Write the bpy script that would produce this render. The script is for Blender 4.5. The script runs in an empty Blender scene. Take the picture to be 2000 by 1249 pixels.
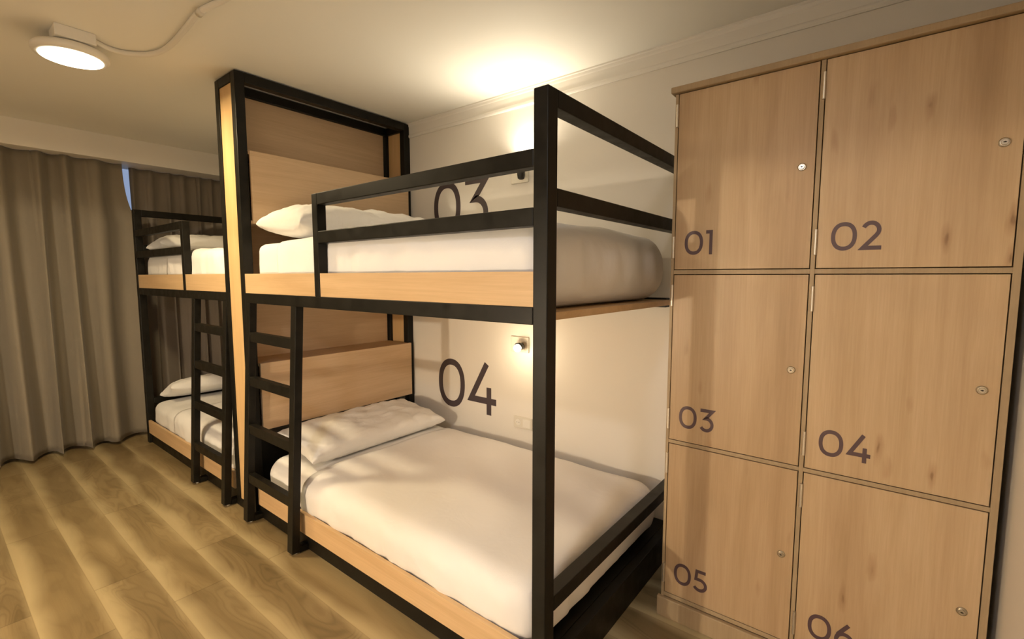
import bpy, bmesh, math, random
from mathutils import Vector, Matrix, noise
random.seed(7)
C = bpy.context.scene.collection
scene = bpy.context.scene

# ---------------------------------------------------------------- camera
cam_d = bpy.data.cameras.new('camera'); cam = bpy.data.objects.new('camera', cam_d); C.objects.link(cam)
cam_d.sensor_width = 36.0; cam_d.lens = 922.97 * 36 / 2000; cam_d.clip_start = 0.02
YAW, PIT = 0.66775, -0.09057
F = Vector((-math.sin(YAW)*math.cos(PIT), math.cos(YAW)*math.cos(PIT), math.sin(PIT)))
R = Vector((math.cos(YAW), math.sin(YAW), 0)); U = R.cross(F)
cam.matrix_world = Matrix(((R.x, U.x, -F.x, 2.8352), (R.y, U.y, -F.y, -1.1629), (R.z, U.z, -F.z, 1.4126), (0, 0, 0, 1)))
scene.camera = cam
# ---------------------------------------------------------------- view and world (dusk outside the window)
vs = scene.view_settings
vs.view_transform = 'Standard'; vs.look = 'None'; vs.exposure = 0.17; vs.gamma = 1.0; vs.use_curve_mapping = False
world = bpy.data.worlds.new('world'); scene.world = world; world.use_nodes = True
world.node_tree.nodes['Background'].inputs[0].default_value = (0.50, 0.60, 0.85, 1)
world.node_tree.nodes['Background'].inputs[1].default_value = 0.55
# lamp colours and powers (the lights themselves sit in their lamps' builders)
WARM = (1.0, 0.79, 0.47); SOFT = (1.0, 0.84, 0.62); COOL = (0.92, 0.92, 0.97)
P_CEIL, P_FILL, P_READ_UP, P_READ_LOW, P_OPP = 27.0, 23.0, 7.5, 2.3, 105.0

# ---------------------------------------------------------------- room numbers (metres)
XW, XR, YB, YF, ZC = -2.45, 3.146, 1.206, -2.72, 2.54
W = 1.206

# ---------------------------------------------------------------- node helpers
def new_mat(name, base=(0.8, 0.8, 0.8), rough=0.5, metal=0.0, spec=0.5):
    m = bpy.data.materials.new(name); m.use_nodes = True
    b = m.node_tree.nodes['Principled BSDF']
    b.inputs['Base Color'].default_value = (*base, 1); b.inputs['Roughness'].default_value = rough
    b.inputs['Metallic'].default_value = metal; b.inputs['Specular IOR Level'].default_value = spec
    return m, m.node_tree, b
def node(nt, t, **kw):
    n = nt.nodes.new(t)
    for k, v in kw.items():
        if k in n.inputs: n.inputs[k].default_value = v
        else: setattr(n, k, v)
    return n
def coords(nt, scale=(1, 1, 1), loc=(0, 0, 0)):
    tc = node(nt, 'ShaderNodeTexCoord'); mp = node(nt, 'ShaderNodeMapping')
    mp.inputs['Scale'].default_value = scale; mp.inputs['Location'].default_value = loc
    nt.links.new(tc.outputs['Object'], mp.inputs['Vector']); return mp.outputs[0]
def noise_tex(nt, vec, scale, detail=4, rough=0.55, dist=0.0):
    n = node(nt, 'ShaderNodeTexNoise', Scale=scale, Detail=detail, Roughness=rough, Distortion=dist)
    nt.links.new(vec, n.inputs['Vector']); return n.outputs[0]
def ramp(nt, fac, stops):
    r = node(nt, 'ShaderNodeValToRGB'); el = r.color_ramp.elements
    while len(el) < len(stops): el.new(0.5)
    for e, (p, c) in zip(el, stops):
        e.position = p; e.color = (*c, 1) if len(c) == 3 else c
    nt.links.new(fac, r.inputs[0]); return r.outputs[0]
def mix(nt, a, b, fac, mode='MIX'):
    m = node(nt, 'ShaderNodeMix'); m.data_type = 'RGBA'; m.blend_type = mode
    for sock, v in ((m.inputs[6], a), (m.inputs[7], b), (m.inputs[0], fac)):
        if hasattr(v, 'links'): nt.links.new(v, sock)
        elif isinstance(v, (int, float)): sock.default_value = v
        else: sock.default_value = (*v, 1)
    return m.outputs[2]
def math_n(nt, op, a, b=0.0):
    m = node(nt, 'ShaderNodeMath', operation=op)
    for i, v in enumerate((a, b)):
        if hasattr(v, 'links'): nt.links.new(v, m.inputs[i])
        else: m.inputs[i].default_value = v
    return m.outputs[0]
def bump(nt, bsdf, h, strength=0.2, dist=0.002):
    b = node(nt, 'ShaderNodeBump', Strength=strength, Distance=dist)
    nt.links.new(h, b.inputs['Height']); nt.links.new(b.outputs[0], bsdf.inputs['Normal'])

def paint(name, col, rough=0.6, amt=0.25):
    m, nt, b = new_mat(name, col, rough)
    v = coords(nt); n = noise_tex(nt, v, 60, 4)
    bump(nt, b, n, amt, 0.001)
    n2 = noise_tex(nt, v, 1.3, 2)
    nt.links.new(ramp(nt, n2, [(0.3, tuple(c*0.97 for c in col)), (0.7, col)]), b.inputs['Base Color'])
    return m
def wood(name, axis, dark, light, knots=False, rough=0.45, fine=1.0, broad=1.0):
    """grain runs along the given axis"""
    m, nt, b = new_mat(name, light, rough, spec=0.4)
    lo = {'x': (0.35, 5.0, 5.0), 'y': (5.0, 0.35, 5.0), 'z': (5.0, 5.0, 0.35)}[axis]
    v = coords(nt, tuple(k*broad for k in lo))
    f = {'x': (1.5, 60, 60), 'y': (60, 1.5, 60), 'z': (60, 60, 1.5)}[axis]
    v2 = coords(nt, f)
    n1 = noise_tex(nt, v, 2.2, 5, 0.6, 1.2); n2 = noise_tex(nt, v2, 3.0 * fine, 5, 0.65)
    c1 = ramp(nt, n1, [(0.25, dark), (0.5, tuple((a+c)/2 for a, c in zip(dark, light))), (0.75, light)])
    c2 = ramp(nt, n2, [(0.3, (0.86, 0.84, 0.80)), (0.65, (1, 1, 1))])
    col = mix(nt, c1, c2, 0.7, 'MULTIPLY')
    if knots:
        kv = coords(nt, (7.0, 7.0, 1.9) if axis == 'z' else (1.2, 5, 5))
        vo = node(nt, 'ShaderNodeTexVoronoi', Scale=1.7, Randomness=1.0)
        wob = node(nt, 'ShaderNodeVectorMath', operation='ADD')
        nn = node(nt, 'ShaderNodeTexNoise', Scale=2.5, Detail=4); nt.links.new(kv, nn.inputs['Vector'])
        sc = node(nt, 'ShaderNodeVectorMath', operation='SCALE'); sc.inputs[3].default_value = 0.28
        nt.links.new(nn.outputs[1], sc.inputs[0]); nt.links.new(kv, wob.inputs[0]); nt.links.new(sc.outputs[0], wob.inputs[1])
        nt.links.new(wob.outputs[0], vo.inputs['Vector'])
        k = ramp(nt, vo.outputs['Distance'], [(0.03, (0.45, 0.35, 0.28)), (0.07, (0.80, 0.73, 0.68)), (0.18, (1, 1, 1))])
        col = mix(nt, col, k, 0.85, 'MULTIPLY')
        # broad heartwood streaks
        sv = coords(nt, (3.2, 3.2, 0.22) if axis == 'z' else (0.2, 3, 3)); s = noise_tex(nt, sv, 1.6, 3, 0.5, 0.6)
        col = mix(nt, col, ramp(nt, s, [(0.35, (0.76, 0.70, 0.65)), (0.6, (1, 1, 1))]), 0.85, 'MULTIPLY')
    nt.links.new(col, b.inputs['Base Color']); bump(nt, b, n2, 0.08, 0.0006)
    return m
def cloth(name, col, rough=0.85, sc=9.0, amt=0.35, weave=True):
    m, nt, b = new_mat(name, col, rough, spec=0.2)
    v = coords(nt); n = noise_tex(nt, v, sc, 4, 0.55, 0.6)
    if weave:
        w = noise_tex(nt, coords(nt, (1, 1, 1)), 420, 2)
        h = math_n(nt, 'ADD', n, math_n(nt, 'MULTIPLY', w, 0.06))
    else: h = n
    bump(nt, b, h, amt, 0.012)
    b.inputs['Sheen Weight'].default_value = 0.15
    return m

M = {}
M['wall'] = paint('wall paint warm white', (0.80, 0.76, 0.69))
M['wall_side'] = paint('side wall paint', (0.78, 0.73, 0.65))
M['ceiling'] = paint('ceiling paint', (0.87, 0.855, 0.79), 0.7)
M['trim'] = paint('trim paint', (0.82, 0.79, 0.73), 0.5, 0.1)
M['oak_x'] = wood('oak board grain along length', 'x', (0.58, 0.385, 0.20), (0.70, 0.49, 0.275))
M['oak_y'] = wood('oak panel grain across', 'y', (0.56, 0.39, 0.235), (0.68, 0.50, 0.32))
M['oak_z'] = wood('oak strip grain upright', 'z', (0.62, 0.40, 0.18), (0.74, 0.50, 0.25))
M['beech'] = wood('knotty beech laminate', 'z', (0.485, 0.338, 0.188), (0.60, 0.438, 0.268), knots=True, rough=0.42)
M['carcass'] = wood('cabinet edge laminate', 'z', (0.36, 0.26, 0.15), (0.42, 0.31, 0.185), rough=0.5)
def black_metal():
    m, nt, b = new_mat('black painted steel', (0.012, 0.011, 0.008), 0.42, 0.0, 0.22)
    v = coords(nt); n = noise_tex(nt, v, 18, 5, 0.6)
    nt.links.new(ramp(nt, n, [(0.35, (0.0055, 0.0048, 0.0032)), (0.7, (0.0115, 0.0100, 0.0068))]), b.inputs['Base Color'])
    nt.links.new(ramp(nt, n, [(0.3, (0.36,)*3), (0.75, (0.55,)*3)]), b.inputs['Roughness'])
    return m
M['black'] = black_metal()
M['sheet'] = cloth('white cotton sheet', (0.82, 0.80, 0.77), 0.85, 7.0, 0.30)
M['sheet2'] = cloth('white cotton top sheet', (0.84, 0.82, 0.80), 0.85, 5.0, 0.35)
M['pillow'] = cloth('white pillowcase', (0.84, 0.82, 0.79), 0.85, 11.0, 0.45)
M['curtain'] = cloth('greige blackout curtain', (0.225, 0.193, 0.145), 0.8, 30, 0.06)
M['curtain_shaded'] = cloth('blackout curtain darkened for shade', (0.215, 0.18, 0.14), 0.8, 30, 0.06)  # same curtain cloth with the shade behind the far bunk put into its colour
M['plastic'], _, _ = new_mat('white plastic', (0.80, 0.77, 0.70), 0.35)
M['plastic2'], _, _ = new_mat('cream switch plate', (0.70, 0.66, 0.57), 0.35)
M['steel'], _, _ = new_mat('brushed nickel', (0.62, 0.56, 0.46), 0.3, 1.0)
M['hinge'], _, _ = new_mat('hinge metal', (0.72, 0.66, 0.56), 0.38, 0.9)
M['dark'], _, _ = new_mat('keyhole dark', (0.02, 0.012, 0.006), 0.6)
M['lens_black'], _, _ = new_mat('black lamp head', (0.015, 0.014, 0.012), 0.3)
M['numwall'], _, _ = new_mat('aubergine wall vinyl', (0.058, 0.042, 0.048), 0.5)
M['numdoor'], _, _ = new_mat('aubergine door vinyl', (0.085, 0.048, 0.052), 0.5)
def emis(name, col, s):
    m = bpy.data.materials.new(name); m.use_nodes = True; nt = m.node_tree; nt.nodes.clear()
    e = node(nt, 'ShaderNodeEmission', Strength=s); e.inputs[0].default_value = (*col, 1)
    o = node(nt, 'ShaderNodeOutputMaterial'); nt.links.new(e.outputs[0], o.inputs[0]); return m
M['glow_ceiling'] = emis('lit ceiling diffuser', (1.0, 0.86, 0.62), 9.0)
M['glow_read'] = emis('lit reading bulb', (1.0, 0.80, 0.48), 14.0)
def glass():
    m, nt, b = new_mat('window glass', (0.9, 0.95, 1.0), 0.02)
    b.inputs['Transmission Weight'].default_value = 1.0; b.inputs['IOR'].default_value = 1.45; return m
M['glass'] = glass()
def floor_mat():
    m, nt, b = new_mat('vinyl oak planks', (0.4, 0.27, 0.12), 0.38, spec=0.45)
    tc = node(nt, 'ShaderNodeTexCoord'); sep = node(nt, 'ShaderNodeSeparateXYZ'); nt.links.new(tc.outputs['Object'], sep.inputs[0])
    PW, PL = 0.20, 1.22
    yy = math_n(nt, 'DIVIDE', math_n(nt, 'ADD', sep.outputs[1], 10.95), PW)
    row = math_n(nt, 'FLOOR', yy); fy = math_n(nt, 'FRACT', yy)
    par = math_n(nt, 'MODULO', row, 2.0)
    off = math_n(nt, 'ADD', 0.74 + 12.2, math_n(nt, 'MULTIPLY', par, -0.85))
    xs = math_n(nt, 'DIVIDE', math_n(nt, 'ADD', sep.outputs[0], off), PL)
    colm = math_n(nt, 'FLOOR', xs); fx = math_n(nt, 'FRACT', xs)
    pid = math_n(nt, 'ADD', math_n(nt, 'MULTIPLY', row, 7.31), math_n(nt, 'MULTIPLY', colm, 3.17))
    wn2 = node(nt, 'ShaderNodeTexWhiteNoise'); wn2.noise_dimensions = '1D'; nt.links.new(pid, wn2.inputs['W'])
    # coordinates shifted plank by plank so the figure differs
    cmb = node(nt, 'ShaderNodeCombineXYZ')
    nt.links.new(math_n(nt, 'ADD', math_n(nt, 'MULTIPLY', sep.outputs[0], 1.0), math_n(nt, 'MULTIPLY', wn2.outputs[0], 37.0)), cmb.inputs[0])
    nt.links.new(math_n(nt, 'MULTIPLY', sep.outputs[1], 3.6), cmb.inputs[1])
    nt.links.new(math_n(nt, 'MULTIPLY', wn2.outputs[0], 11.0), cmb.inputs[2])
    n1 = noise_tex(nt, cmb.outputs[0], 1.5, 2.5, 0.45, 0.9)
    # cathedral rings from a contour of the noise
    rings = math_n(nt, 'FRACT', math_n(nt, 'MULTIPLY', n1, 15.0))
    rg = math_n(nt, 'ABSOLUTE', math_n(nt, 'SUBTRACT', rings, 0.5))
    base = ramp(nt, n1, [(0.30, (0.190, 0.138, 0.064)), (0.50, (0.262, 0.197, 0.098)), (0.70, (0.345, 0.268, 0.143))])
    ring_c = ramp(nt, rg, [(0.0, (0.72, 0.69, 0.64)), (0.3, (1, 1, 1))])
    n3 = noise_tex(nt, cmb.outputs[0], 0.9, 2)
    col = mix(nt, base, ring_c, ramp(nt, n3, [(0.4, (0.1,)*3), (0.6, (0.75,)*3)]), 'MULTIPLY')
    fv = node(nt, 'ShaderNodeMapping'); fv.inputs['Scale'].default_value = (3, 60, 1); nt.links.new(cmb.outputs[0], fv.inputs[0])
    fine = noise_tex(nt, fv.outputs[0], 1.2, 4, 0.6)
    col = mix(nt, col, ramp(nt, fine, [(0.3, (0.88, 0.86, 0.83)), (0.65, (1, 1, 1))]), 0.6, 'MULTIPLY')
    tone = ramp(nt, wn2.outputs[0], [(0.0, (0.84, 0.82, 0.80)), (1.0, (1.08, 1.06, 1.02))])
    col = mix(nt, col, tone, 0.9, 'MULTIPLY')
    # pale sapwood streak along the plank edges
    ey = math_n(nt, 'MINIMUM', fy, math_n(nt, 'SUBTRACT', 1.0, fy))
    cs = node(nt, 'ShaderNodeCombineXYZ'); nt.links.new(math_n(nt, 'MULTIPLY', sep.outputs[0], 1.6), cs.inputs[0]); nt.links.new(math_n(nt, 'MULTIPLY', row, 3.3), cs.inputs[1])
    n4 = noise_tex(nt, cs.outputs[0], 1.3, 2, 0.4)
    wob = math_n(nt, 'ADD', fy, math_n(nt, 'MULTIPLY', math_n(nt, 'SUBTRACT', n4, 0.5), 0.9))
    st = ramp(nt, wob, [(0.02, (1, 1, 1)), (0.34, (0, 0, 0))])
    wob2 = math_n(nt, 'ADD', math_n(nt, 'SUBTRACT', 1.0, fy), math_n(nt, 'MULTIPLY', math_n(nt, 'SUBTRACT', n4, 0.5), -0.5))
    st2 = ramp(nt, wob2, [(0.0, (0.6,)*3), (0.14, (0, 0, 0))])
    col = mix(nt, col, (0.50, 0.41, 0.232), math_n(nt, 'MULTIPLY', math_n(nt, 'MAXIMUM', st, st2), 0.8))
    jy = ramp(nt, ey, [(0.0, (0.7, 0.66, 0.6)), (0.012, (1, 1, 1))])
    ex = math_n(nt, 'MINIMUM', fx, math_n(nt, 'SUBTRACT', 1.0, fx)); jx = ramp(nt, ex, [(0.0, (0.6, 0.56, 0.5)), (0.0022, (1, 1, 1))])
    col = mix(nt, mix(nt, col, jy, 0.8, 'MULTIPLY'), jx, 0.8, 'MULTIPLY')
    nt.links.new(col, b.inputs['Base Color']); bump(nt, b, fine, 0.06, 0.001)
    return m
M['floor'] = floor_mat()

# ---------------------------------------------------------------- mesh helpers
def box(bm, x0, x1, y0, y1, z0, z1, bev=0.0, seg=2):
    vs_ = [bm.verts.new((x, y, z)) for x in (x0, x1) for y in (y0, y1) for z in (z0, z1)]
    fs = [bm.faces.new([vs_[i] for i in f]) for f in ((0, 1, 3, 2), (4, 6, 7, 5), (0, 4, 5, 1), (2, 3, 7, 6), (0, 2, 6, 4), (1, 5, 7, 3))]
    if bev > 0:
        es = list({e for f in fs for e in f.edges})
        bmesh.ops.bevel(bm, geom=es, offset=bev, segments=seg, profile=0.5, affect='EDGES')
    return vs_
def bar(bm, p, q, wx, wy, up=Vector((0, 0, 1)), bev=0.0):
    """rectangular bar from p to q; wx across, wy along 'up' direction"""
    p, q = Vector(p), Vector(q); d = (q-p).normalized(); s = d.cross(up).normalized(); u = s.cross(d)
    vv = [bm.verts.new(e + s*(a*wx/2) + u*(b*wy/2)) for e in (p, q) for a in (-1, 1) for b in (-1, 1)]
    fs = [bm.faces.new([vv[i] for i in f]) for f in ((0, 1, 3, 2), (4, 6, 7, 5), (0, 4, 5, 1), (2, 3, 7, 6), (0, 2, 6, 4), (1, 5, 7, 3))]
    if bev > 0: bmesh.ops.bevel(bm, geom=list({e for f in fs for e in f.edges}), offset=bev, segments=2, profile=0.5, affect='EDGES')
def lathe(bm, prof, c, ax='z', n=48):
    """prof: (radius, height) pairs around axis through c; closed with caps where radius is 0"""
    rings = []
    for r, h in prof:
        ring = []
        for i in range(n):
            a = 2*math.pi*i/n; u, v = r*math.cos(a), r*math.sin(a)
            ring.append(bm.verts.new({'z': (c[0]+u, c[1]+v, c[2]+h), 'y': (c[0]+u, c[1]+h, c[2]+v), 'x': (c[0]+h, c[1]+u, c[2]+v)}[ax]))
        rings.append(ring)
    for a, b in zip(rings[:-1], rings[1:]):
        for i in range(n): bm.faces.new((a[i], a[(i+1) % n], b[(i+1) % n], b[i]))
    bm.faces.new(rings[0][::-1]); bm.faces.new(rings[-1])
def tube(bm, pts, r, n=12):
    pts = [Vector(p) for p in pts]; rings = []
    for i, p in enumerate(pts):
        d = (pts[min(i+1, len(pts)-1)] - pts[max(i-1, 0)]).normalized()
        s = d.cross(Vector((0, 0, 1))); s = s.normalized() if s.length > 1e-4 else Vector((1, 0, 0)); u = s.cross(d)
        rings.append([bm.verts.new(p + s*r*math.cos(2*math.pi*k/n) + u*r*math.sin(2*math.pi*k/n)) for k in range(n)])
    for a, b in zip(rings[:-1], rings[1:]):
        for k in range(n): bm.faces.new((a[k], a[(k+1) % n], b[(k+1) % n], b[k]))
    bm.faces.new(rings[0][::-1]); bm.faces.new(rings[-1])
def obj(name, bm, m, parent=None, smooth=False, origin=None):
    bmesh.ops.recalc_face_normals(bm, faces=bm.faces)
    org = Vector(origin) if origin is not None else (Vector(parent['_o']) if parent is not None and '_o' in parent else Vector((0, 0, 0)))
    if parent is None or origin is not None or '_o' in (parent or {}):
        bmesh.ops.translate(bm, verts=bm.verts, vec=-org)
    me = bpy.data.meshes.new(name); bm.to_mesh(me); bm.free(); me.materials.append(m)
    for p in me.polygons: p.use_smooth = smooth
    o = bpy.data.objects.new(name, me); C.objects.link(o)
    if parent is not None: o.parent = parent
    else: o.location = org
    if parent is not None and '_o' in parent: o['_o'] = parent['_o']
    elif parent is None: o['_o'] = tuple(org)
    if smooth == 'auto': pass
    return o
def part_box(name, m, parent, *a, bev=0.002):
    bm = bmesh.new(); box(bm, *a, bev=bev); return obj(name, bm, m, parent)
def thing(name, label, cat, loc, group=None):
    o = bpy.data.objects.new(name, None); C.objects.link(o); o.location = loc; o.empty_display_size = 0.1
    o['_o'] = tuple(loc); o['label'] = label; o['category'] = cat
    if group: o['group'] = group
    return o
def tag(o, label, cat, group=None):
    o['label'] = label; o['category'] = cat
    if group: o['group'] = group
    return o
def struct(name, bm, m, parent=None, smooth=False):
    o = obj(name, bm, m, parent, smooth)
    if parent is None: o['kind'] = 'structure'
    return o
def sbox(name, m, *a, bev=0.0):
    bm = bmesh.new(); box(bm, *a, bev=bev); return struct(name, bm, m)

# ---------------------------------------------------------------- the room
T = 0.1
sbox('floor', M['floor'], XW-0.3, XR+T, YF-T, YB+T, -0.08, 0)
sbox('ceiling', M['ceiling'], XW-0.3, XR+T, YF-T, YB+T, ZC, ZC+0.08)
sbox('wall_back', M['wall'], XW-0.3, XR+T, YB, YB+T, 0, ZC)
sbox('wall_right', M['wall_side'], XR, XR+T, YF-T, YB, 0, ZC)
sbox('wall_front', M['wall_side'], XW-0.3, XR, YF-T, YF, 0, ZC)
# window wall with an opening
WY0, WY1, WZ0, WZ1 = -1.7, 0.95, 0.85, 2.44
bm = bmesh.new()
box(bm, XW-T, XW, YF, WY0, 0, ZC); box(bm, XW-T, XW, WY1, YB, 0, ZC)
box(bm, XW-T, XW, WY0, WY1, 0, WZ0); box(bm, XW-T, XW, WY0, WY1, WZ1, ZC)
struct('wall_left', bm, M['wall'])
bm = bmesh.new()
for a in ((WY0, WY0+.05, WZ0, WZ1), (WY1-.05, WY1, WZ0, WZ1), (WY0, WY1, WZ0, WZ0+.05), (WY0, WY1, WZ1-.05, WZ1), (-0.40, -0.34, WZ0+.05, WZ1-.05)):
    box(bm, XW-0.07, XW-0.03, *a, bev=0.002)
win = struct('window_1', bm, M['trim'])
bm = bmesh.new(); box(bm, XW-0.055, XW-0.049, WY0+.05, WY1-.05, WZ0+.05, WZ1-.05); obj('glass_pane', bm, M['glass'], win)
# curtain pelmet box, crown moulding, baseboards
sbox('trim_1', M['trim'], XW, -2.10, YF, YB, 2.35, ZC, bev=0.002)
def profile_along_x(prof, x0, x1, name, m):
    bm = bmesh.new(); a = [bm.verts.new((x0, y, z)) for y, z in prof]; b = [bm.verts.new((x1, y, z)) for y, z in prof]
    n = len(prof)
    for i in range(n): bm.faces.new((a[i], a[(i+1) % n], b[(i+1) % n], b[i]))
    bm.faces.new(a); bm.faces.new(b[::-1]); return struct(name, bm, m)
crown = [(YB, ZC), (YB-0.016, ZC), (YB-0.016, ZC-0.008), (YB-0.012, ZC-0.012), (YB-0.010, ZC-0.024), (YB-0.007, ZC-0.030), (YB-0.006, ZC-0.080),
         (YB-0.009, ZC-0.084), (YB-0.011, ZC-0.090), (YB-0.011, ZC-0.097), (YB-0.007, ZC-0.105), (YB, ZC-0.105)]
profile_along_x(crown, -2.10, XR, 'trim_2', M['trim'])
sbox('baseboard_left', M['trim'], XW, XW+0.012, YF, YB, 0, 0.09, bev=0.002)
sbox('baseboard_right', M['trim'], XR-0.012, XR, YF, 0.60, 0, 0.09, bev=0.002)

# ---------------------------------------------------------------- curtains
def curtain(name, y0, y1, xc, z0, z1, pleats, m, label, amp=(0.040, 0.080), seed=0, lean=0.0, leftbot=0.0):
    rnd = random.Random(seed); ny, nz = pleats*26, 46
    ph = [0.0]
    for k in range(pleats): ph.append(ph[-1] + rnd.uniform(0.75, 1.25))
    ph = [p/ph[-1] for p in ph]
    am = [rnd.uniform(0.75, 1.2) for _ in range(pleats+2)]
    sh = [rnd.uniform(-1, 1) for _ in range(pleats+2)]
    bm = bmesh.new(); grid = []
    for j in range(nz+1):
        t = j/nz; z = z1 + (z0-z1)*t; row = []
        for i in range(ny+1):
            u = i/ny*pleats; k = min(int(u), pleats-1); f = u-k
            w = ph[k] + (ph[k+1]-ph[k])*f
            y = y0 + (y1-y0)*w
            a = (amp[0] + (amp[1]-amp[0])*t) * (am[k]*(1-f) + am[k+1]*f)
            s = math.sin(2*math.pi*(f + 0.06*math.sin(3.0*t + sh[k])))
            x = xc + a*(s if abs(s) < 1e-9 else (abs(s)**0.7 if s > 0 else -abs(s)**1.25)) 
            y += 0.030*t*sh[k]*math.sin(math.pi*f) + 0.016*math.cos(2*math.pi*f)*(0.5+t)
            y += lean*min(1.0, t*4.6)**3*max(0.0, w-0.9)*10
            x += 0.006*noise.noise(Vector((y*3, z*1.3, seed)))
            row.append(bm.verts.new((x, y, z + 0.004*math.sin(u*3.1)*(t > 0.99))))
        grid.append(row)
    for j in range(nz):
        for i in range(ny): bm.faces.new((grid[j][i], grid[j][i+1], grid[j+1][i+1], grid[j+1][i]))
    o = obj(name, bm, m, None, True, origin=((xc, (y0+y1)/2, z0)))
    md = o.modifiers.new('thickness', 'SOLIDIFY'); md.thickness = 0.003
    tag(o, label, 'curtain'); return o
curtain('curtain', -1.93, -0.014, -2.225, 0.028, 2.349, 11, M['curtain'], 'wide greige pleated curtain hanging to the floor left of the bunks', seed=3, lean=0.085)
curtain('curtain', 0.062, 1.18, -2.350, 0.015, 2.349, 9, M['curtain_shaded'], 'pleated curtain behind the far bunk, coloured darker for shade, beside the light gap', amp=(0.020, 0.032), seed=8)

# ---------------------------------------------------------------- bunks
TB = 0.052
Z = dict(w1=1.428, r1=1.320, r0=1.265, post=1.960, g1t=1.790, g1b=1.7375, g2t=1.619, g2b=1.5644, e2t=1.6765, e2b=1.622, let=0.380, leb=0.330)
def bunk(x0, sg, L, guard, label, loc, yflip=False, detail=True):
    """x0: headboard end, sg: direction of the bed, L: length; local y 0 is the aisle side"""
    t = thing('bunk_bed', label, 'bunk bed', loc)
    fy = (lambda y: y) if not yflip else (lambda y: -1.5 - y)
    def bx(name, m, xa, xb, ya, yb, za, zb, parent=t, bev=0.003):
        X = sorted((x0+sg*xa, x0+sg*xb)); Y = sorted((fy(ya), fy(yb)))
        return part_box(name, m, parent, X[0], X[1], Y[0], Y[1], za, zb, bev=bev)
    K = M['black']
    bx('post', K, L-TB, L, 0, TB, 0, Z['post'])
    bx('front_rail', K, 0.001, L-TB, 0, 0.05, Z['r0'], Z['r1'])
    bx('rear_rail', K, 0.001, L-TB, 1.115, 1.165, Z['r0']-0.003, Z['r1']-0.012)
    bx('side_board', M['oak_x'], 0.001, guard, 0.003, 0.022, Z['r1'], Z['w1'], bev=0.001)
    bx('side_board', M['oak_x'], guard+0.045, L-TB, 0.003, 0.022, Z['r1'], Z['w1'], bev=0.001)
    bx('deck', M['oak_x'], 0.01, L-0.03, 0.05, 1.115, 1.275, 1.300, bev=0.001)
    bx('guard_post', K, guard, guard+0.045, 0, 0.045, Z['r1'], Z['g1t'])
    bx('guard_rail', K, guard+0.045, L-TB, 0, 0.045, Z['g1b'], Z['g1t'])
    bx('guard_rail', K, guard+0.045, L-TB, 0, 0.045, Z['g2b'], Z['g2t'])
    for za, zb in ((Z['post']-TB, Z['post']), (Z['e2b'], Z['e2t']), (Z['leb'], Z['let'])):
        bx('end_rail', K, L-TB, L, TB, 1.203, za, zb)
    if not detail: return t
    bx('base_frame', K, -0.0, L, 0.018, 0.060, 0.0, 0.087)
    bx('base_frame', K, L-0.045, L-0.004, 0.060, 1.19, 0.0, 0.142)
    bx('bed_base', K, 0.005, L-0.046, 0.062, 1.19, 0.060, 0.140, bev=0.001)
    bx('lower_side_board', M['oak_x'], 0.030, L-TB, 0.003, 0.022, 0.087, 0.196, bev=0.001)
    # ladder
    lad = bpy.data.objects.new('ladder', None); C.objects.link(lad); lad.parent = t; lad['_o'] = t['_o']
    for xa in (0.0, 0.513):
        bm = bmesh.new(); xm = x0+sg*(xa+TB/2)
        bar(bm, (xm, fy(0.020), Z['r0']), (xm, fy(-0.052), 0.012), TB, 0.040, up=Vector((0, 1, 0)), bev=0.003)
        obj('stile', bm, K, lad)
        bm = bmesh.new(); X = sorted((x0+sg*xa, x0+sg*(xa+TB))); Y = sorted((fy(-0.030), fy(0.060)))
        box(bm, X[0]+.002, X[1]-.002, Y[0], Y[1], 0.006, 0.034, 0.002); obj('foot', bm, K, lad)
        bm = bmesh.new(); lathe(bm, [(0.009, 0), (0.009, 0.007)], ((X[0]+X[1])/2, fy(-0.04), 0.0), n=16); obj('foot_pad', bm, M['plastic2'], lad)
    for zz in (1.075, 0.825, 0.552, 0.270):
        yy = 0.020 - (Z['r0']-zz)/(Z['r0'])*0.072
        X = sorted((x0+sg*TB, x0+sg*0.513)); Y = sorted((fy(yy-0.017), fy(yy+0.017)))
        part_box('rung', K, lad, X[0], X[1], Y[0], Y[1], zz-0.0265, zz+0.0265)
    return t
bunk(0.0, 1, 2.05, 0.746, 'near black-framed double bunk bed with oak side boards beside the lockers', (1.02, 0.6, 0))
bunk(-0.266, -1, 1.800, 0.665, 'far black-framed double bunk bed with oak boards beside the curtains', (-1.17, 0.6, 0))
bunk(0.0, 1, 2.05, 0.746, 'upper bunk frame against the opposite wall, behind the camera', (1.02, -2.1, 0), yflip=True, detail=False)

# tall partition between the bunks
P = thing('headboard_partition', 'ceiling-high black frame with oak panels standing between the two bunks', 'headboard', (-0.133, 0.6, 0))
D = 0.266; ZT = 2.532
for x in (-D, -TB):
    for y in (0.0, W-TB):
        part_box('post', M['black'], P, x, x+TB, y, y+TB, 0, ZT, bev=0.003)
for x in (-D, -TB):
    part_box('top_rail', M['black'], P, x, x+TB, TB, W-TB, ZT-TB, ZT, bev=0.003)
for y in (0.0, W-TB):
    part_box('top_rail', M['black'], P, -D+TB, -TB, y, y+TB, ZT-TB, ZT, bev=0.003)
    part_box('bottom_rail', M['black'], P, -D+TB, -TB, y, y+TB, 0, 0.05, bev=0.003)
part_box('centre_panel', M['oak_y'], P, -D+0.014, -D+0.030, TB, W-TB-0.012, 0.50, ZT-TB-0.001, bev=0.001)
part_box('shade_panel', M['black'], P, -D+0.014, -0.030, TB, W-TB-0.05, 0.05, 0.44, bev=0.001)  # black panel standing in for the shaded foot of the centre panel
part_box('front_strip', M['oak_z'], P, -D+TB, -TB, 0.006, 0.022, 0.05, ZT-TB, bev=0.001)
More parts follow.
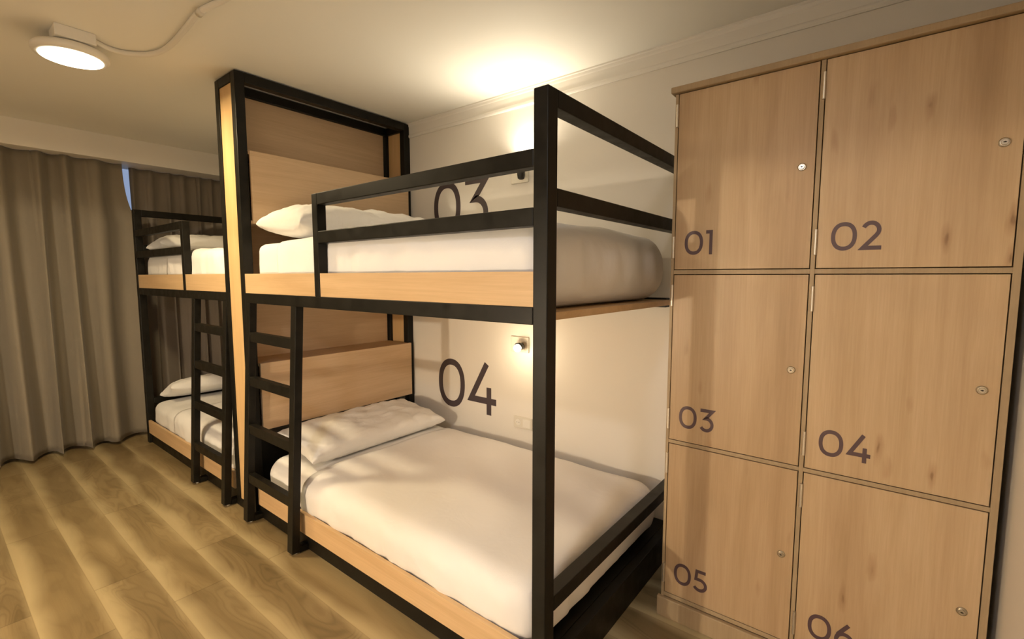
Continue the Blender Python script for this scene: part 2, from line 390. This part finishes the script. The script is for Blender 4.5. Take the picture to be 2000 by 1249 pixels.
part_box('rear_strip', M['oak_z'], P, -D+TB, -TB, W-0.030, W-0.014, 0.52, ZT-TB, bev=0.001)
for za, zb in ((0.513, 0.910), (1.711, 2.112)):
    b_ = part_box('headboard_box', M['oak_y'], P, 0.0005, 0.0185, TB+0.005, W-TB+0.014, za, zb, bev=0.001)
    part_box('shelf_top', M['oak_y'], P, -D+0.031, 0.0, TB+0.001, W-TB-0.001, zb-0.018, zb, bev=0.001)
    part_box('shelf_bottom', M['oak_y'], P, -D+0.031, 0.0, TB+0.001, W-TB-0.001, za, za+0.018, bev=0.001)
# far side has its own headboards
for za, zb in ((0.513, 0.910), (1.711, 2.112)):
    part_box('headboard_box', M['oak_y'], P, -D+0.002, -D+0.013, TB+0.001, W-TB-0.001, za, zb, bev=0.001)

# ---------------------------------------------------------------- bedding
def soft_box(x0, x1, y0, y1, z0, z1, rc, re_, step=0.03, crown=0.02, wr=0.0055, seed=0, cut=None):
    """mattress like slab: corner radius rc in plan, edge radius re in section, wrinkles on the sides"""
    bm = bmesh.new()
    nx, ny, nz = max(4, int((x1-x0)/step)), max(4, int((y1-y0)/step)), max(6, int((z1-z0)/0.02))
    vm = {}
    cx, cy, cz = (x0+x1)/2, (y0+y1)/2, (z0+z1)/2; hx, hy, hz = (x1-x0)/2, (y1-y0)/2, (z1-z0)/2
    def shape(u, v, w):
        px, py, pz = u*hx, v*hy, w*hz
        re = re_ if not isinstance(re_, tuple) else re_[0] + (re_[1]-re_[0])*((u+1)/2)**2
        # plan corner rounding
        qx, qy = max(abs(px)-(hx-rc), 0), max(abs(py)-(hy-rc), 0); l = math.hypot(qx, qy)
        if qx > 0 and qy > 0:
            mx = max(qx, qy); k = mx/l if l > 0 else 1
            px = math.copysign(hx-rc+qx*k, px); py = math.copysign(hy-rc+qy*k, py)
        # section rounding
        edge = min(hx-abs(px), hy-abs(py))
        if qx > 0 and qy > 0: edge = rc - math.hypot(abs(px)-(hx-rc), abs(py)-(hy-rc))
        d = max(re-edge, 0); e = max(abs(pz)-(hz-re), 0)
        if d > 0 and e > 0:
            mx = max(d, e); l2 = math.hypot(d, e); k = mx/l2
            sh = d*(1-k)
            n2 = Vector((px, py)); 
            ax = Vector((math.copysign(1, px) if hx-abs(px) <= hy-abs(py)+1e-6 else 0, math.copysign(1, py) if hy-abs(py) <= hx-abs(px)+1e-6 else 0))
            if qx > 0 and qy > 0: ax = Vector((math.copysign(qx, px), math.copysign(qy, py))).normalized()
            px -= ax.x*sh; py -= ax.y*sh
            pz = math.copysign(hz-re+e*k, pz)
        if pz > 0: pz += crown*(1-(px/hx)**2)*(1-(py/hy)**2)*(pz/hz)
        p = Vector((cx+px, cy+py, cz+pz))
        side = max(0.0, 1-max(edge, 0)/0.05)*max(0, 1-abs(w)**6)
        nrm = Vector((px/hx if hx-abs(px) < hy-abs(py) else 0, py/hy if hy-abs(py) <= hx-abs(px) else 0, 0))
        s = p.x + p.y
        wv = noise.noise(Vector((s*9+seed, p.z*2.5, seed*1.7)))*0.7 + noise.noise(Vector((s*22+p.z*9, p.z*5, seed+5)))*0.5
        p += nrm*wr*2.0*wv*side
        top = max(0, pz/hz)**4*(1-side)
        p.z += top*wr*1.3*(noise.noise(Vector((p.x*2.2+p.y*3, p.y*2.4, seed+2))) + 0.5*noise.noise(Vector((p.x*7, p.y*4+p.x*2, seed+9))))
        return p
    def vert(i, j, k):
        key = (i, j, k)
        if key not in vm: vm[key] = bm.verts.new(shape(2*i/nx-1, 2*j/ny-1, 2*k/nz-1))
        return vm[key]
    for i in range(nx):
        for j in range(ny):
            for k in (0, nz):
                bm.faces.new([vert(i, j, k), vert(i+1, j, k), vert(i+1, j+1, k), vert(i, j+1, k)])
    for i in range(nx):
        for k in range(nz):
            for j in (0, ny):
                bm.faces.new([vert(i, j, k), vert(i+1, j, k), vert(i+1, j, k+1), vert(i, j, k+1)])
    for j in range(ny):
        for k in range(nz):
            for i in (0, nx):
                bm.faces.new([vert(i, j, k), vert(i, j+1, k), vert(i, j+1, k+1), vert(i, j, k+1)])
    return bm
def mattress(x0, x1, y0, y1, z0, z1, label, seed, sheet, re=0.07, rc=0.10):
    bm = soft_box(x0, x1, y0, y1, z0, z1, rc, re, seed=seed)
    o = obj('mattress', bm, M['sheet'], None, True, origin=((x0+x1)/2, (y0+y1)/2, z0)); tag(o, label, 'mattress')
    if sheet:
        xs0, xs1 = sheet
        g = 0.005
        bm = soft_box(xs0, xs1, y0-g, y1+g, z0+0.004, z1+g, 0.02 if False else rc, re, seed=seed+3, wr=0.006)
        # open the sheet at its upper hem: only the draped cloth remains
        s_ = obj('top_sheet', bm, M['sheet2'], o, True)
    return o
def mattress2(x0, x1, y0, y1, z0, z1, label, seed, hem, sg=1, re=0.07, rc=0.10):
    """mattress with a draped top sheet that is the outer shell beyond the hem"""
    bm = soft_box(x0, x1, y0, y1, z0, z1, rc, re, seed=seed)
    o = obj('mattress', bm, M['sheet'], None, True, origin=((x0+x1)/2, (y0+y1)/2, z0)); tag(o, label, 'mattress')
    if hem is None: return o
    g = 0.004
    bm = soft_box(x0-g, x1+g, y0-g, y1+g, z0-0.0, z1+g, rc, re, seed=seed, wr=0.0095)
    kill = [f for f in bm.faces if (f.calc_center_median().x - hem)*sg < 0 or f.calc_center_median().z < z0+0.01]
    bmesh.ops.delete(bm, geom=kill, context='FACES')
    s_ = obj('top_sheet', bm, M['sheet2'], o, True)
    md = s_.modifiers.new('thickness', 'SOLIDIFY'); md.thickness = 0.003; md.offset = 1
    return o
mattress2(0.055, 1.99, 0.026, 1.125, 0.142, 0.365, 'made-up white mattress on the near lower bunk, under wall number 04', 1, 0.50, rc=0.12, re=0.085)
mattress2(0.004, 2.008, 0.050, 1.108, 1.302, 1.596, 'made-up white mattress on the near upper bunk, behind the guard rails', 2, 0.30, rc=0.10, re=(0.05, 0.135))
mattress2(-2.005, -0.300, 0.026, 1.125, 0.142, 0.355, 'made-up white mattress on the far lower bunk by the curtains', 3, -1.45)
mattress2(-2.010, -0.290, 0.050, 1.085, 1.302, 1.590, 'made-up white mattress on the far upper bunk, against the dark curtain', 4, -1.45, re=0.06)

def pillow(cx, cy, cz, a, b, h, rot, label, seed=0, tilt=(0, 0)):
    """a: half size along local x, b: half size along local y, h: half thickness"""
    nu, nv = 44, 60; bm = bmesh.new(); top = []; bot = []
    Rm = Matrix.Rotation(rot, 4, 'Z') @ Matrix.Rotation(tilt[0], 4, 'Y') @ Matrix.Rotation(tilt[1], 4, 'X')
    for i in range(nu+1):
        rt, rb = [], []
        for j in range(nv+1):
            u, v = 2*i/nu-1, 2*j/nv-1
            # denser toward the seams
            u = math.sin(u*math.pi/2); v = math.sin(v*math.pi/2)
            pinch_x = 1-0.06*(1-v*v)**1.0*abs(u)**3 ; pinch_y = 1-0.06*(1-u*u)*abs(v)**3
            f = max(0.0, (1-abs(u)**2.6)*(1-abs(v)**4.6))**0.36
            wr = 0.014*noise.noise(Vector((u*3.1, v*5.0, seed)))+0.008*noise.noise(Vector((u*9, v*12, seed+4)))
            rim = (1-f)
            x, y = a*u*pinch_x, b*v*pinch_y
            zt = h*f + wr*f**0.4 + 0.007*rim*noise.noise(Vector((u*8, v*14, seed+7)))
            zb = -0.62*h*f + 0.007*rim*noise.noise(Vector((u*8, v*14, seed+7))) 
            edge = (i in (0, nu) or j in (0, nv))
            p = Rm @ Vector((x, y, zt)) + Vector((cx, cy, cz))
            vt = bm.verts.new(p); rt.append(vt)
            rb.append(vt if edge else bm.verts.new(Rm @ Vector((x, y, zb)) + Vector((cx, cy, cz))))
        top.append(rt); bot.append(rb)
    for i in range(nu):
        for j in range(nv):
            bm.faces.new((top[i][j], top[i+1][j], top[i+1][j+1], top[i][j+1]))
            q = (bot[i][j], bot[i][j+1], bot[i+1][j+1], bot[i+1][j])
            if len(set(q)) == 4:
                try: bm.faces.new(q)
                except ValueError: pass
    o = obj('pillow', bm, M['pillow'], None, True, origin=(cx, cy, cz-0.62*h)); tag(o, label, 'pillow'); return o
pillow(0.265, 0.58, 0.446, 0.225, 0.485, 0.090, 0.0, 'plump white pillow on the near lower bunk, below the oak headboard', 1, tilt=(0.12, 0))
pillow(0.29, 0.57, 1.694, 0.240, 0.515, 0.120, 0.0, 'plump white pillow on the near upper bunk, behind the guard post', 2, tilt=(0.05, 0))
pillow(-1.85, 0.55, 0.452, 0.16, 0.46, 0.085, 0.0, 'white pillow on the far lower bunk, seen left of the ladder', 3, tilt=(-0.35, 0))
pillow(-1.80, 0.56, 1.665, 0.18, 0.50, 0.090, 0.0, 'white pillow on the far upper bunk, under the end rail', 4, tilt=(-0.10, 0))

# ---------------------------------------------------------------- numbers (stroked glyphs)
def arc(cx, cy, rx, ry, a0, a1, n=28):
    return [(cx+rx*math.cos(math.radians(a0+(a1-a0)*i/n)), cy+ry*math.sin(math.radians(a0+(a1-a0)*i/n))) for i in range(n+1)]
def sup(cx, cy, rx, ry, n=64, e=2.25):
    out = []
    for i in range(n+1):
        a = 2*math.pi*i/n; c, s = math.cos(a), math.sin(a)
        out.append((cx+rx*math.copysign(abs(c)**(2/e), c), cy+ry*math.copysign(abs(s)**(2/e), s)))
    return out
def glyph(ch, t, w0):
    """centre lines in a unit-height cell, stroke t; returns strokes and advance width"""
    h = t/2
    if ch == '0': return [sup(w0/2, 0.5, w0/2-h, 0.5-h)], w0
    if ch == '1': return [[(0.0, 1-h), (0.30-h, 1-h), (0.30-h, 0.0)]], 0.30
    if ch == '2': return [arc(0.31, 0.685, 0.25, 0.315-h, 158, -28, 24) + [(0.48, 0.50), (0.075, h), (0.66, h)]], 0.66
    if ch == '3': return [[(0.04, 1-h), (0.60, 1-h), (0.295, 0.588), (0.33, 0.588)] + arc(0.325, 0.588-(0.588-h)/2, 0.275, (0.588-h)/2, 88, -148, 30)], 0.62
    if ch == '4': return [[(0.53, 1.0), (0.085, 0.27), (0.78, 0.27)], [(0.585, 0.54), (0.585, 0.0)]], 0.78
    if ch == '5': return [[(0.58, 1-h), (0.155, 1-h), (0.115, 0.56), (0.30, 0.56)] + arc(0.30, 0.56-(0.56-h)/2, 0.29, (0.56-h)/2, 88, -150, 30)], 0.62
    if ch == '6': return [sup(0.34, 0.335, 0.30-h*0.2, 0.335-h, e=2.0), [(0.085, 0.42), (0.12, 0.56), (0.46, 1.0)]], 0.68
def ribbon(bm, pts, t, to3, d0, d1):
    n = len(pts); P2 = [Vector(p) for p in pts]; closed = (P2[0]-P2[-1]).length < 1e-6
    if closed: P2 = P2[:-1]; n -= 1
    L_, R_ = [], []
    for i in range(n):
        a = P2[(i-1) % n] if (closed or i > 0) else None; b = P2[(i+1) % n] if (closed or i < n-1) else None
        d1_ = (P2[i]-a).normalized() if a is not None else None; d2_ = (b-P2[i]).normalized() if b is not None else None
        if d1_ is None: d1_ = d2_
        if d2_ is None: d2_ = d1_
        n1, n2 = Vector((-d1_.y, d1_.x)), Vector((-d2_.y, d2_.x)); m = (n1+n2)
        m = m.normalized() if m.length > 1e-4 else n1
        k = min(1/max(m.dot(n1), 0.2), 2.6)
        L_.append(P2[i]+m*(t/2*k)); R_.append(P2[i]-m*(t/2*k))
    V = {}
    for i in range(n):
        for nm, p in (('L', L_[i]), ('R', R_[i])):
            for dd, dep in ((0, d0), (1, d1)): V[(nm, i, dd)] = bm.verts.new(to3(p.x, p.y, dep))
    for i in range(n if closed else n-1):
        j = (i+1) % n
        for q in ((('L', i, 1), ('L', j, 1), ('R', j, 1), ('R', i, 1)), (('L', i, 0), ('R', i, 0), ('R', j, 0), ('L', j, 0)),
                  (('L', i, 0), ('L', j, 0), ('L', j, 1), ('L', i, 1)), (('R', i, 0), ('R', i, 1), ('R', j, 1), ('R', j, 0))):
            bm.faces.new([V[k] for k in q])
    if not closed:
        for i in (0, n-1): bm.faces.new([V[('L', i, 0)], V[('L', i, 1)], V[('R', i, 1)], V[('R', i, 0)]])
def number(bm, text, x, y, z, H, t, w0, gap, sx=1.0, thick=0.0015):
    """front face looks toward -y"""
    cur = 0.0
    for ch in text:
        st, adv = glyph(ch, t, w0)
        for q, s in enumerate(st):
            ribbon(bm, s, t, lambda a, b, dep, c=cur, e=q: Vector((x+(c+a)*H*sx, y-dep-e*0.0002, z+b*H)), 0.0, thick)
        cur += adv + gap
def wall_number(text, x, z, H, label, lz):
    bm = bmesh.new(); number(bm, text, x, W-0.0003, z, H, 0.125, 0.80, 0.10, sx=0.94)
    o = obj('wall_number', bm, M['numwall'], None, origin=(x, W, z)); tag(o, label, 'number')
wall_number('04', 0.280, 0.474, 0.350, 'dark number 04 on the white wall over the lower bunk', 0)
wall_number('03', 0.255, 1.722, 0.350, 'dark number 03 on the white wall over the upper bunk, cut by the guard rail', 0)

# ---------------------------------------------------------------- wall fittings
def plate(name, x0, x1, z0, z1, label, cat, th=0.012):
    t = thing(name, label, cat, ((x0+x1)/2, W, (z0+z1)/2)); part_box('cover_plate', M['plastic2'], t, x0, x1, W-th, W, z0, z1, bev=0.003); return t
def area_disk(name, loc, size, power, col, rot=(0, 0, 0)):
    l = bpy.data.lights.new(name, 'AREA'); l.shape = 'DISK'; l.size = size; l.energy = power; l.color = col
    o = bpy.data.objects.new(name, l); C.objects.link(o); o.location = loc; o.rotation_euler = rot; return o
def light_child(parent, o):
    o.parent = parent; o.matrix_parent_inverse = Matrix.Translation(-Vector(parent['_o']))
rl = plate('reading_lamp', 0.967, 1.100, 1.985, 2.082, 'upper bunk reading lamp, black head turned up on a cream plate', 'lamp')
bm = bmesh.new(); lathe(bm, [(0.012, 0), (0.012, -0.03)], (1.06, W-0.012, 2.032), 'y', 20); obj('arm', bm, M['lens_black'], rl, True)
bm = bmesh.new(); lathe(bm, [(0.010, -0.028), (0.020, -0.022), (0.024, 0.0), (0.024, 0.030), (0.019, 0.030), (0.017, 0.012)], (1.085, W-0.062, 2.020), 'z', 28); obj('lamp_head', bm, M['lens_black'], rl, True)
bm = bmesh.new(); lathe(bm, [(0.0162, 0.0), (0.0162, 0.006)], (1.085, W-0.062, 2.035), 'z', 20); obj('bulb', bm, M['glow_read'], rl)
sp = bpy.data.lights.new('reading_lamp_light', 'SPOT'); sp.energy = P_READ_UP*2.6; sp.color = (1.0, 0.86, 0.66); sp.spot_size = math.radians(155); sp.spot_blend = 1.0; sp.shadow_soft_size = 0.015
so = bpy.data.objects.new('reading_lamp_light', sp); C.objects.link(so); so.location = (1.085, W-0.066, 2.070); so.rotation_euler = (math.radians(180+24), math.radians(6), 0); light_child(rl, so)
rl = plate('reading_lamp', 0.967, 1.106, 0.935, 1.033, 'lit lower bunk reading lamp on its cream plate beside number 04', 'lamp')
bm = bmesh.new(); lathe(bm, [(0.012, 0), (0.012, -0.03)], (1.055, W-0.012, 0.985), 'y', 20); obj('arm', bm, M['lens_black'], rl, True)
bm = bmesh.new(); lathe(bm, [(0.013, 0.030), (0.022, 0.026), (0.025, 0.005), (0.025, -0.018), (0.021, -0.018)], (1.072, W-0.062, 0.980), 'y', 28); obj('lamp_head', bm, M['lens_black'], rl, True)
bm = bmesh.new(); bmesh.ops.create_uvsphere(bm, u_segments=20, v_segments=12, radius=0.024, matrix=Matrix.Translation((1.082, W-0.092, 0.975))); obj('bulb', bm, M['glow_read'], rl, True)
pl = bpy.data.lights.new('reading_lamp_light', 'POINT'); pl.energy = P_READ_LOW; pl.color = (1.0, 0.80, 0.54); pl.shadow_soft_size = 0.024
po = bpy.data.objects.new('reading_lamp_light', pl); C.objects.link(po); po.location = (1.090, W-0.190, 0.955); po.rotation_euler = (math.radians(-55), 0, math.radians(12)); light_child(rl, po)
so_ = plate('wall_socket', 0.988, 1.132, 0.440, 0.516, 'cream double wall socket just above the lower mattress', 'socket', 0.009)
bm = bmesh.new(); lathe(bm, [(0.021, 0), (0.021, -0.001), (0.018, -0.0012)], (1.024, W-0.009, 0.478), 'y', 28); obj('socket_face', bm, M['plastic'], so_)
bm = bmesh.new()
for dx in (-0.009, 0.009): lathe(bm, [(0.0025, 0), (0.0025, -0.0006)], (1.024+dx, W-0.0102, 0.478), 'y', 12)
obj('pin_hole', bm, M['dark'], so_)
bm = bmesh.new(); box(bm, 1.062, 1.120, W-0.0105, W-0.009, 0.452, 0.504, 0.0004, 1); obj('switch_rocker', bm, M['plastic'], so_)

# lit reading lamp of the bunk across the aisle (behind the camera)
rl = thing('reading_lamp', 'lit reading lamp on the wall across the aisle, behind the camera', 'lamp', (0.95, YF, 1.0))
part_box('cover_plate', M['plastic2'], rl, 0.88, 1.02, YF, YF+0.012, 0.95, 1.05, bev=0.003)
bm = bmesh.new(); lathe(bm, [(0.012, 0.01), (0.022, 0.035), (0.024, 0.06), (0.021, 0.06)], (0.95, YF, 0.99), 'y', 28); obj('lamp_head', bm, M['lens_black'], rl, True)
bm = bmesh.new(); bmesh.ops.create_uvsphere(bm, u_segments=20, v_segments=12, radius=0.02, matrix=Matrix.Translation((0.95, YF+0.066, 0.99))); obj('bulb', bm, M['glow_read'], rl, True)
pl = bpy.data.lights.new('reading_lamp_light', 'POINT'); pl.energy = P_OPP; pl.color = SOFT; pl.shadow_soft_size = 0.035
po = bpy.data.objects.new('reading_lamp_light', pl); C.objects.link(po); po.location = (0.95, YF+0.11, 0.99); light_child(rl, po)

# ---------------------------------------------------------------- ceiling lamp and added fill lamp
def ceiling_lamp(cx, cy, label, power, col, glow, first=True):
    t = thing('ceiling_lamp', label, 'lamp', (cx, cy, ZC))
    part_box('mounting_box', M['plastic'], t, cx+0.015, cx+0.135, cy-0.075, cy+0.070, ZC-0.052, ZC, bev=0.004)
    bm = bmesh.new(); lathe(bm, [(0.100, -0.052), (0.134, -0.058), (0.142, -0.068), (0.142, -0.082), (0.136, -0.092), (0.118, -0.094)], (cx, cy, ZC), n=72)
    h = obj('housing', bm, M['plastic'], t, True)
    bm = bmesh.new(); lathe(bm, [(0.118, -0.0925), (0.115, -0.098), (0.085, -0.101), (0.02, -0.102)], (cx, cy, ZC), n=72)
    obj('diffuser', bm, glow, t, True)
    a = area_disk('ceiling_lamp_light', (cx, cy, ZC-0.108), 0.23, power, col); light_child(t, a)
    return t
ceiling_lamp(-0.26, -0.615, 'lit round white surface lamp on the ceiling at upper left', P_CEIL, WARM, M['glow_ceiling'])
ceiling_lamp(2.35, -2.15, 'added round fill lamp on the ceiling behind the camera, unseen', P_FILL, COOL, M['glow_ceiling'])  # unseen lamp, added for cool general fill light
# cable conduit on the ceiling
cd = thing('cable_conduit', 'white conduit pipe snaking over the ceiling from the round lamp', 'pipe', (0.0, -0.35, ZC))
pts0 = [(-0.17, -0.56), (-0.215, -0.50), (-0.225, -0.44), (-0.195, -0.385), (-0.13, -0.335), (-0.04, -0.31), (0.10, -0.305), (0.30, -0.315), (0.50, -0.325), (0.66, -0.30), (0.95, -0.26)]
def smooth_pts(p, k=6):
    out = []
    for i in range(len(p)-1):
        a, b, c, d = p[max(i-1, 0)], p[i], p[i+1], p[min(i+2, len(p)-1)]
        for s in range(k):
            t = s/k; out.append(tuple(0.5*((2*b[q])+(-a[q]+c[q])*t+(2*a[q]-5*b[q]+4*c[q]-d[q])*t*t+(-a[q]+3*b[q]-3*c[q]+d[q])*t**3) for q in range(2)))
    out.append(p[-1]); return out
bm = bmesh.new(); tube(bm, [(x, y, ZC-0.012) for x, y in smooth_pts(pts0)], 0.0125); obj('pipe', bm, M['plastic'], cd, True)
for x, y in ((-0.175, -0.565), (0.50, -0.325)):
    bm = bmesh.new(); lathe(bm, [(0.0155, -0.02), (0.0155, 0.02)], (x, y, ZC-0.0145), 'x', 20); obj('clip', bm, M['plastic2'], cd, True)

# ---------------------------------------------------------------- lockers
YL = 0.696
lk = thing('locker_cabinet', 'tall six-door beech locker cabinet standing against the right wall', 'locker', (2.65, 0.95, 0))
X0, X1, X2, X3, XO, XQ = 2.1812, 2.6315, 2.6505, 3.1021, 2.1668, 3.1222
rows = [(2.102, 1.4407), (1.4189, 0.7591), (0.7393, 0.1045)]
CM = M['carcass']
yf, yb = YL-0.0005, W-0.004
part_box('side_panel', CM, lk, XO, X0-0.003, yf, yb, 0.0, 2.104, bev=0.001)
part_box('side_panel', CM, lk, X3+0.003, XQ, yf, yb, 0.0, 2.104, bev=0.001)
part_box('divider', CM, lk, X1+0.003, X2-0.003, yf, yb-0.01, 0.09, 2.104, bev=0.001)
for (za, zb) in ((1.4219, 1.4377), (0.7423, 0.7561), (0.085, 0.1015)):
    part_box('shelf', CM, lk, X0-0.003, X1+0.003, yf+0.0003, yb-0.01, za, zb, bev=0.0005)
    part_box('shelf', CM, lk, X2-0.003, X3+0.003, yf+0.0003, yb-0.01, za, zb, bev=0.0005)
part_box('back_panel', CM, lk, X0-0.003, X3+0.003, yb-0.009, yb-0.001, 0.09, 2.104, bev=0.0)
bm = bmesh.new(); box(bm, XO-0.014, XQ+0.010, YL-0.018, yb, 2.105, 2.128, 0.004); obj('top_cap', bm, CM, lk)
part_box('plinth', CM, lk, XO-0.012, XQ+0.010, YL-0.016, YL+0.004, 0.0, 0.082, bev=0.003)
labels = ['01', '02', '03', '04', '05', '06']
dn = 0
for r, (zt, zb) in enumerate(rows):
    for c, (xa, xb) in enumerate(((X0, X1), (X2, X3))):
        bm = bmesh.new(); box(bm, xa, xb, YL-0.001, YL+0.017, zb, zt, 0.0008, 1)
        d = obj('door', bm, M['beech'], lk)
        d['label'] = 'locker door marked %s' % labels[dn]
        bm = bmesh.new(); number(bm, labels[dn], xa+0.037, YL-0.0012, zb+0.055, 0.090, 0.142, 0.86, 0.13, sx=0.88, thick=0.0008)
        obj('number', bm, M['numdoor'], d)
        dn += 1
        zm = (zt+zb)/2
        for hz in (zt-0.080, zb+0.085):
            bm = bmesh.new(); lathe(bm, [(0.0045, -0.041), (0.0045, 0.041)], (xa-0.0045, YL-0.0055, hz), 'z', 14)
            for q in (-0.0415, -0.014, 0.0135, 0.0405): lathe(bm, [(0.0052, q), (0.0052, q+0.001)], (xa-0.0045, YL-0.0055, hz), 'z', 14)
            box(bm, xa-0.0085, xa-0.0005, YL-0.004, YL+0.001, hz-0.041, hz+0.041)
            obj('hinge', bm, M['hinge'], d)
        lx, lz = xb-0.036, zm+0.003
        bm = bmesh.new(); lathe(bm, [(0.0128, 0), (0.0128, -0.003), (0.0105, -0.0055), (0.0100, -0.0035), (0.0080, -0.0035), (0.0080, -0.0075), (0.0070, -0.0085)], (lx, YL-0.001, lz), 'y', 32)
        lo = obj('lock', bm, M['steel'], d)
        bm = bmesh.new(); box(bm, lx-0.0035, lx+0.0035, YL-0.0102, YL-0.0094, lz-0.0010, lz+0.0010); 
        lathe(bm, [(0.0020, 0), (0.0020, -0.0007)], (lx, YL-0.0095, lz), 'y', 12)
        obj('keyhole', bm, M['dark'], d)

for o in bpy.data.objects:
    if '_o' in o: del o['_o']
